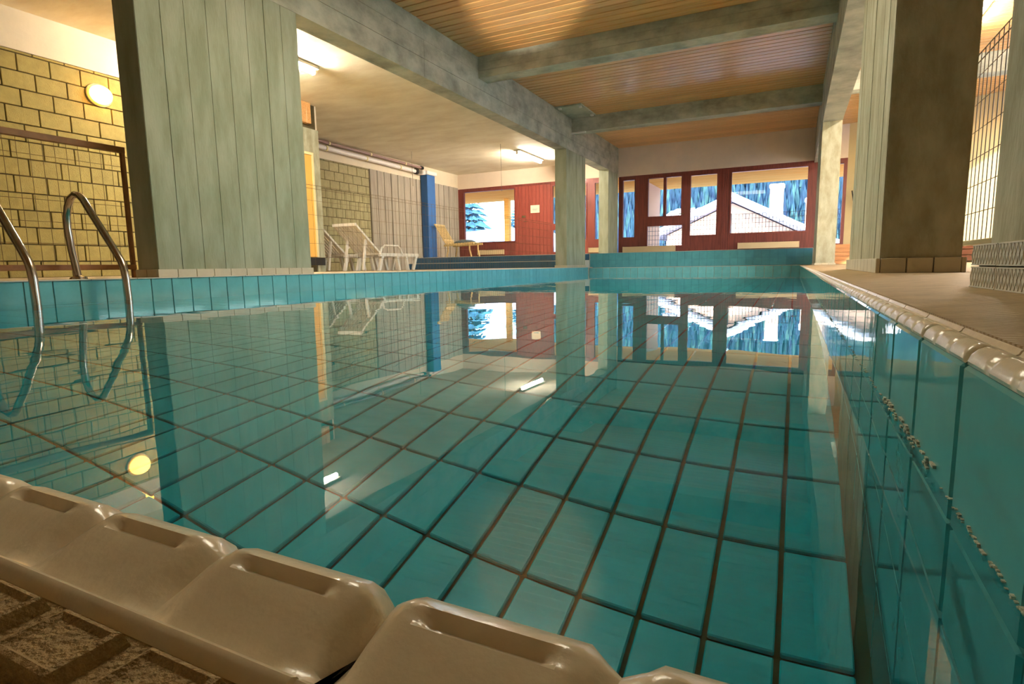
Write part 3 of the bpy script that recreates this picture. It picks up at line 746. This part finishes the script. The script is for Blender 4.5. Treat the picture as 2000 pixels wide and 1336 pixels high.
# ---- cane chair with dark cushion on the platform
ch = empty('cane_chair', (-8.62, 13.72, ZP), math.radians(4)); tag(ch, 'pale cane slatted chair with dark cushion by the far left window', 'chair')
for (x, y, dx) in ((.06, -.26, -.04), (.06, .26, -.04), (.72, -.26, .05), (.72, .26, .05)):
    MB().tube([(x + dx, y, 0), (x, y, .20), (x, y, .34)], .022, 8).build('leg', bamboo_m, ch, True)
for y in (-.27, .27): MB().bar((-.05, y, .32), (.86, y, .36), .04, .05).build('seat_rail', bamboo_m, ch)
for k in range(9): MB().box(.0 + .092 * k, .06 + .092 * k, -.27, .27, .345 + .004 * k, .365 + .004 * k).build('seat_slat', bamboo_m, ch)
for k in range(8):
    y = -.25 + .5 * k / 7; MB().bar((.02, y, .33), (-.34, y, .92), .03, .02).build('back_slat', bamboo_m, ch)
for t in (.25, .97): MB().bar((.02 - .36 * t, -.28, .33 + .59 * t), (.02 - .36 * t, .28, .33 + .59 * t), .04, .035).build('back_rail', bamboo_m, ch)
cu = ellipsoid(.11, .26, .34, 16, 6); cm = cu.build('cushion', cushion_m, ch, True); cm.rotation_euler = (0, -math.pi / 2, 0); cm.location = (.46, 0, .37)
# ---- heaters
def heater(label, x0, x1, z0, z1):
    e = empty('convector_heater', ((x0 + x1) / 2, YW - .06, z0)); tag(e, label, 'heater', None); inv = Matrix.Translation(e.location).inverted()
    for nm, a in (('casing', (x0 + .01, x1 - .01, YW - .10, YW - .025, z0, z1)), ('end_cap', (x0, x0 + .012, YW - .104, YW - .022, z0 - .004, z1 + .004)), ('end_cap', (x1 - .012, x1, YW - .104, YW - .022, z0 - .004, z1 + .004))):
        o = MB().box(*a, .004).build(nm, heater_m, e); o.matrix_parent_inverse = inv
    g = MB()
    for k in range(int((x1 - x0) / .05) - 1): g.box(x0 + .03 + .05 * k, x0 + .055 + .05 * k, YW - .09, YW - .035, z1, z1 + .006)
    o = g.build('grille', dark_m, e); o.matrix_parent_inverse = inv
heater('long beige convector heater below the glazed door', -4.14, -2.76, .51, .655)
heater('long beige convector heater below the picture window', -1.26, .10, .525, .67)
heater('beige convector heater below the far left window', -8.60, -7.72, .55, .685)
heater('white convector heater glimpsed between the left pillars', -5.10, -4.60, .53, .66)
# ---- notice on the door
nt = MB().box(-6.86, -6.58, YW - .022, YW - .0145, 1.70, 1.915).build('door_notice', paper_m); tag(nt, 'small pale paper notice on the boarded door', 'notice')
MB().box(-6.80, -6.64, YW - .024, YW - .0215, 1.80, 1.81).box(-6.80, -6.66, YW - .024, YW - .0215, 1.77, 1.778).build('print_lines', fascia_m, nt)
# ---- bench and hose at the slanting right wall
bn = empty('wall_bench', (2.2, 14.2, ZRD)); tag(bn, 'low dark brown wooden bench along the slanting cream wall', 'bench'); inv = Matrix.Translation(bn.location).inverted()
u = (WB - WA).normalized(); nv = Vector((u.y, -u.x));
if nv.y > 0: nv = -nv
for k, z in enumerate((.16, .27, .38)):
    for (t0, t1) in ((.05, 1.75), (1.77, 3.5)):
        p = WA + u * t0 + nv * .42; q = WA + u * t1 + nv * .42
        o = MB().bar((p.x, p.y, z + .05), (q.x, q.y, z + .05), .04, .095).build('plank', bench_m, bn); o.matrix_parent_inverse = inv
for k in range(3):
    p = WA + u * .05 + nv * (.07 + .14 * k); q = WA + u * 3.5 + nv * (.07 + .14 * k)
    o = MB().bar((p.x, p.y, .50), (q.x, q.y, .50), .13, .03).build('seat_plank', bench_m, bn); o.matrix_parent_inverse = inv
p = WA + u * .16 + nv * .02
hz = MB().tube([(p.x - .02, p.y - .05, 1.75), (p.x + .02, p.y - .05, 1.5), (p.x + .12, p.y - .08, 1.1), (p.x + .16, p.y - .1, .8), (p.x + .17, p.y - .12, .55)], .012, 8).build('wall_hose', dark_m, None, True)
tag(hz, 'thin dark hose hanging on the slanting cream wall', 'hose')
crt = empty('wooden_crate', (.88, 12.7, ZRD)); tag(crt, 'brown slatted wooden crate beside the far right pillar', 'crate'); inv = Matrix.Translation(crt.location).inverted()
for k in range(5):
    for (a0, a1, b0, b1) in ((.64, 1.12, 12.50, 12.52), (.64, 1.12, 12.88, 12.90), (.64, .66, 12.52, 12.88), (1.10, 1.12, 12.52, 12.88)):
        o = slab('board', a0, a1, b0, b1, ZRD + .004 + .075 * k, ZRD + .072 + .075 * k, material=crate_m, parent=crt); o.matrix_parent_inverse = inv
for (a0, b0) in ((.66, 12.52), (1.07, 12.52), (.66, 12.85), (1.07, 12.85)):
    o = slab('corner_post', a0, a0 + .03, b0, b0 + .03, ZRD, ZRD + .37, material=crate_m, parent=crt); o.matrix_parent_inverse = inv

# ================================================================ OUTSIDE
tr = slab('terrace_floor', -14, 6, YW + .2, 21.0, .1, .40, material=facade_m); tag(tr, 'pale terrace slab outside the windows', 'terrace')
sf = slab('terrace_soffit', -16, 8, YW + .2, 20.4, 2.78, 3.4, material=woodback_m); tag(sf, 'boarded larch soffit of the terrace roof outside', 'soffit')
for k in range(34):
    tile('soffit_board', sf, (-4, YW + .28 + .15 * k, 2.765), (24, .144, .03), soffit_m, .004)
op = slab('terrace_pillar', -4.45, -4.2, 18.4, 20.2, .40, 2.75, material=facade_m, b=.01); tag(op, 'pale concrete fin wall on the terrace behind the glazed door', 'wall')
op.location = (.0, 0, 0)
po = empty('terrace_post', (-9.9, 19.9, .4)); tag(po, 'timber post at the terrace edge outside the far left window', 'post')
o = MB().box(-.10, .10, -.10, .10, 0, 2.345, .01).build('post_shaft', soffit_m, po); o = MB().box(-.14, .14, -.14, .14, 0, .08, .01).build('post_foot', fascia_m, po)
of = empty('terrace_railing', (-1, 17.2, .4)); tag(of, 'wire mesh railing on the terrace outside the picture window', 'railing'); inv = Matrix.Translation(of.location).inverted()
mb = MB()
for k in range(68): mb.tube([(-4.3 + .085 * k, 17.2, .42), (-4.3 + .085 * k, 17.2, 1.52)], .006, 4, False)
for k in range(9): mb.tube([(-4.3, 17.2, .52 + .125 * k), (1.4, 17.2, .52 + .125 * k)], .005, 4, False)
o = mb.build('wire_mesh', fascia_m, of); o.matrix_parent_inverse = inv; o['kind'] = 'stuff'
for x in (-4.3, -1.62, 1.4):
    o = slab('post', x - .02, x + .02, 17.18, 17.22, .40, 1.55, material=fascia_m, parent=of); o.matrix_parent_inverse = inv
# snow ground: terrace level near, rising bank on the left
def hgt(x, y):
    a_ = min(1, max(0, (y - 19) / 14)); l_ = min(1, max(0, (-x - .33 * y + 1.5) / 4))
    z = -1.2 + 3.75 * a_ * l_ + 2.0 * (1 - a_) * l_ * min(1, max(0, (y - 17) / 3))
    return z + .12 * math.sin(x * .7 + y * .4) + .08 * math.sin(x * 1.9 - y)
gx = [-70 + 3.0 * i for i in range(44)]; gy = [21.0 + 1.5 * j for j in range(40)]
vs = [(x, y, hgt(x, y)) for y in gy for x in gx]; nx_ = len(gx)
sn = MB().add(vs, [(j * nx_ + i, j * nx_ + i + 1, (j + 1) * nx_ + i + 1, (j + 1) * nx_ + i) for j in range(len(gy) - 1) for i in range(nx_ - 1)]).build('snow_ground', snow_m, None, True)
tag(sn, 'bright white snow covering the ground and bank outside', 'snow')
sr_ = MB().box(4.25, 60, -30, 20.9, -.6, .05).build('snow_ground', snow_m); tag(sr_, 'flat unseen snow field added outside the right aisle windows for bounce light', 'snow')  # unseen, put in to bounce sun into the right aisle
# house with snowy gable roof
HY0, HY1 = 40.0, 52.0
RX, RZ = -3.7, 4.35
hs_ = empty('gabled_house', (RX, HY0, -1.2)); tag(hs_, 'pale pink house with snow-covered gable roof seen through the windows', 'house'); inv = Matrix.Translation(hs_.location).inverted()
def Pp(o): o.matrix_parent_inverse = inv; return o
sl, sr, hw, hl_ = .46, .52, 8.6, 4.1
Pp(MB().quadprism([(RX - hl_, -1.2), (RX + hw, -1.2), (RX + hw, RZ - .35 - sr * hw), (RX, RZ - .35), (RX - hl_, RZ - .35 - sl * hl_)], HY0, HY1).build('house_wall', facade_m, hs_))
for s_, k_, hw in ((-1, sl, hl_), (1, sr, hw)):
    Pp(MB().quadprism([(RX, RZ - .28), (RX + s_ * (hw + .7), RZ - .28 - k_ * (hw + .7)), (RX + s_ * (hw + .7), RZ - .05 - k_ * (hw + .7)), (RX, RZ - .05)], HY0 - .9, HY1 + .4).build('roof_slope', fascia_m, hs_))
    Pp(MB().quadprism([(RX, RZ - .05), (RX + s_ * (hw + .7), RZ - .05 - k_ * (hw + .7)), (RX + s_ * (hw + .7), RZ + .26 - k_ * (hw + .7)), (RX, RZ + .26)], HY0 - .85, HY1 + .4).build('roof_snow', snow_m, hs_))
for (cx, cw_, cy, zb, zt) in ((-1.25, .85, 44, 2.5, 5.25), (.95, .8, 43.5, 1.4, 4.15)):
    c = Pp(MB().box(cx - cw_ / 2, cx + cw_ / 2, cy, cy + .9, zb, zt, .03).build('chimney', facade_m, hs_))
    s_ = MB().box(cx - cw_ / 2 - .06, cx + cw_ / 2 + .06, cy - .06, cy + .96, zt, zt + .28, .08).build('chimney_snow', snow_m, c)
# second roof with snow stripes behind on the left
h2 = empty('low_house', (-9.5, 56, -1)); tag(h2, 'low house roof with striped snow left of the gabled house', 'house'); inv2 = Matrix.Translation(h2.location).inverted()
o = MB().box(-11.0, -8.4, 56, 62, -1.2, 4.5).build('house_wall', facade_m, h2); o.matrix_parent_inverse = inv2
Q = [(0, 1, 2, 3), (4, 5, 6, 7), (0, 1, 5, 4), (1, 2, 6, 5), (2, 3, 7, 6), (3, 0, 4, 7)]
o = MB().add([(-11.2, 55.4, 4.4), (-8.2, 55.4, 4.4), (-8.2, 59, 5.3), (-11.2, 59, 5.3), (-11.2, 55.4, 4.55), (-8.2, 55.4, 4.55), (-8.2, 59, 5.45), (-11.2, 59, 5.45)], Q).build('roof_slope', fascia_m, h2); o.matrix_parent_inverse = inv2
for k in range(4):
    x = -11.1 + .68 * k
    o = MB().add([(x, 55.4, 4.57), (x + .36, 55.4, 4.57), (x + .36 + .5, 59, 5.47), (x + .5, 59, 5.47), (x, 55.4, 4.7), (x + .36, 55.4, 4.7), (x + .86, 59, 5.6), (x + .5, 59, 5.6)], Q).build('snow_strip', snow_m, h2); o.matrix_parent_inverse = inv2
# forested hillside
def hill(x, y):
    r = x / y; e_ = min(1, max(0, (r + .52) / .16)); e_ = e_ * e_ * (3 - 2 * e_)
    t = max(0, (y - 75) / 130)
    return -2 + t * (7.5 + 42 * e_) + 1.5 * math.sin(x * .08) * t
gx = [-190 + 10 * i for i in range(30)]; gy = [70 + 8 * j for j in range(18)]; nx_ = len(gx)
vs = [(x, y, hill(x, y)) for y in gy for x in gx]
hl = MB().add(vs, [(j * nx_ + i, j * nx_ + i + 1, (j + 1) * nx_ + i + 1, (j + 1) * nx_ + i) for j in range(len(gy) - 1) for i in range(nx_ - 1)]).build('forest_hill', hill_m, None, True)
tag(hl, 'steep haze-tinted hillside under the blue-green conifer forest', 'hill')
for q, (mm, cnt) in enumerate(((forest_m, 6500), (forest2_m, 2600))):
    mb = MB()
    for i in range(cnt):
        y = random.uniform(80, 200); x = y * random.uniform(-.62, .14); z = hill(x, y) - .5
        h = random.uniform(3.5, 6.5); r = h * random.uniform(.12, .17); k = 5; a0 = random.random() * 6
        for (z0, rr, z1) in ((.08, 1.0, .62), (.42, .68, 1.0)):
            base = [(x + r * rr * math.cos(a0 + 2 * math.pi * j / k), y + r * rr * math.sin(a0 + 2 * math.pi * j / k), z + h * z0) for j in range(k)]
            mb.add(base + [(x, y, z + h * z1)], [(j, (j + 1) % k, k) for j in range(k)])
    me = bpy.data.meshes.new('conifer_forest'); me.from_pydata(mb.v, [], mb.f)
    o = link('conifer_forest', me, mm); tag(o, ('dark blue haze-tinted conifers' if q == 0 else 'lighter teal haze-tinted conifers') + ' of the forest covering the hillside', 'forest', kind='stuff')
# pale far mountain
pts = []; mb = MB(); N = 60
vs = []
for i in range(N + 1):
    x = -420 + 10 * i
    top = 62 + 26 * math.sin(i * .33 + 1) + 12 * math.sin(i * 1.1) + 6 * math.sin(i * 2.7)
    vs += [(x, 430, -5), (x, 470 + 10 * math.sin(i), top * .55), (x, 520, top), (x, 600, -5)]
fs = [(4 * i + k, 4 * (i + 1) + k, 4 * (i + 1) + k + 1, 4 * i + k + 1) for i in range(N) for k in range(3)]
mo = MB().add(vs, fs).build('far_mountain', mount_m, None, True); tag(mo, 'pale hazy snow mountain far behind the forest', 'mountain')
# fir trees by the left window
def fir(label, x, y, z, h, r):
    e = empty('fir_tree', (x, y, z)); tag(e, label, 'tree'); rng = random.Random(int(h * 100 + x))
    MB().tube([(0, 0, 0), (0, 0, h * .9)], [h * .025, h * .006], 7).build('trunk', bark_m, e, True)
    mb = MB(); L = 15
    for i in range(L):
        t = i / (L - 1); zz = h * (.08 + .86 * t); rr = r * (1 - t) + .08 * r; nb = 11
        for j in range(nb):
            a_ = 2 * math.pi * (j + rng.random() * .7) / nb; q = rr * rng.uniform(.75, 1.15); dz = -.22 * q
            c, s = math.cos(a_), math.sin(a_); w = q * .24
            tip = (q * c, q * s, zz + dz); m1 = (q * .5 * c - w * s, q * .5 * s + w * c, zz + dz * .35); m2 = (q * .5 * c + w * s, q * .5 * s - w * c, zz + dz * .35)
            mb.add([(0, 0, zz + .10 * q), m1, tip, m2, (q * .5 * c, q * .5 * s, zz + dz * .2 + .16 * q)], [(0, 1, 4), (1, 2, 4), (2, 3, 4), (3, 0, 4), (0, 3, 2, 1)])
    mb.build('branches', treem_m, e)
fir('tall snowy fir tree at the left side of the far left window', -19.2, 33, .5, 6.4, 2.1)
fir('shorter fir tree beside the tall one on the snow bank', -17.6, 36.5, 1.4, 3.2, 1.1)
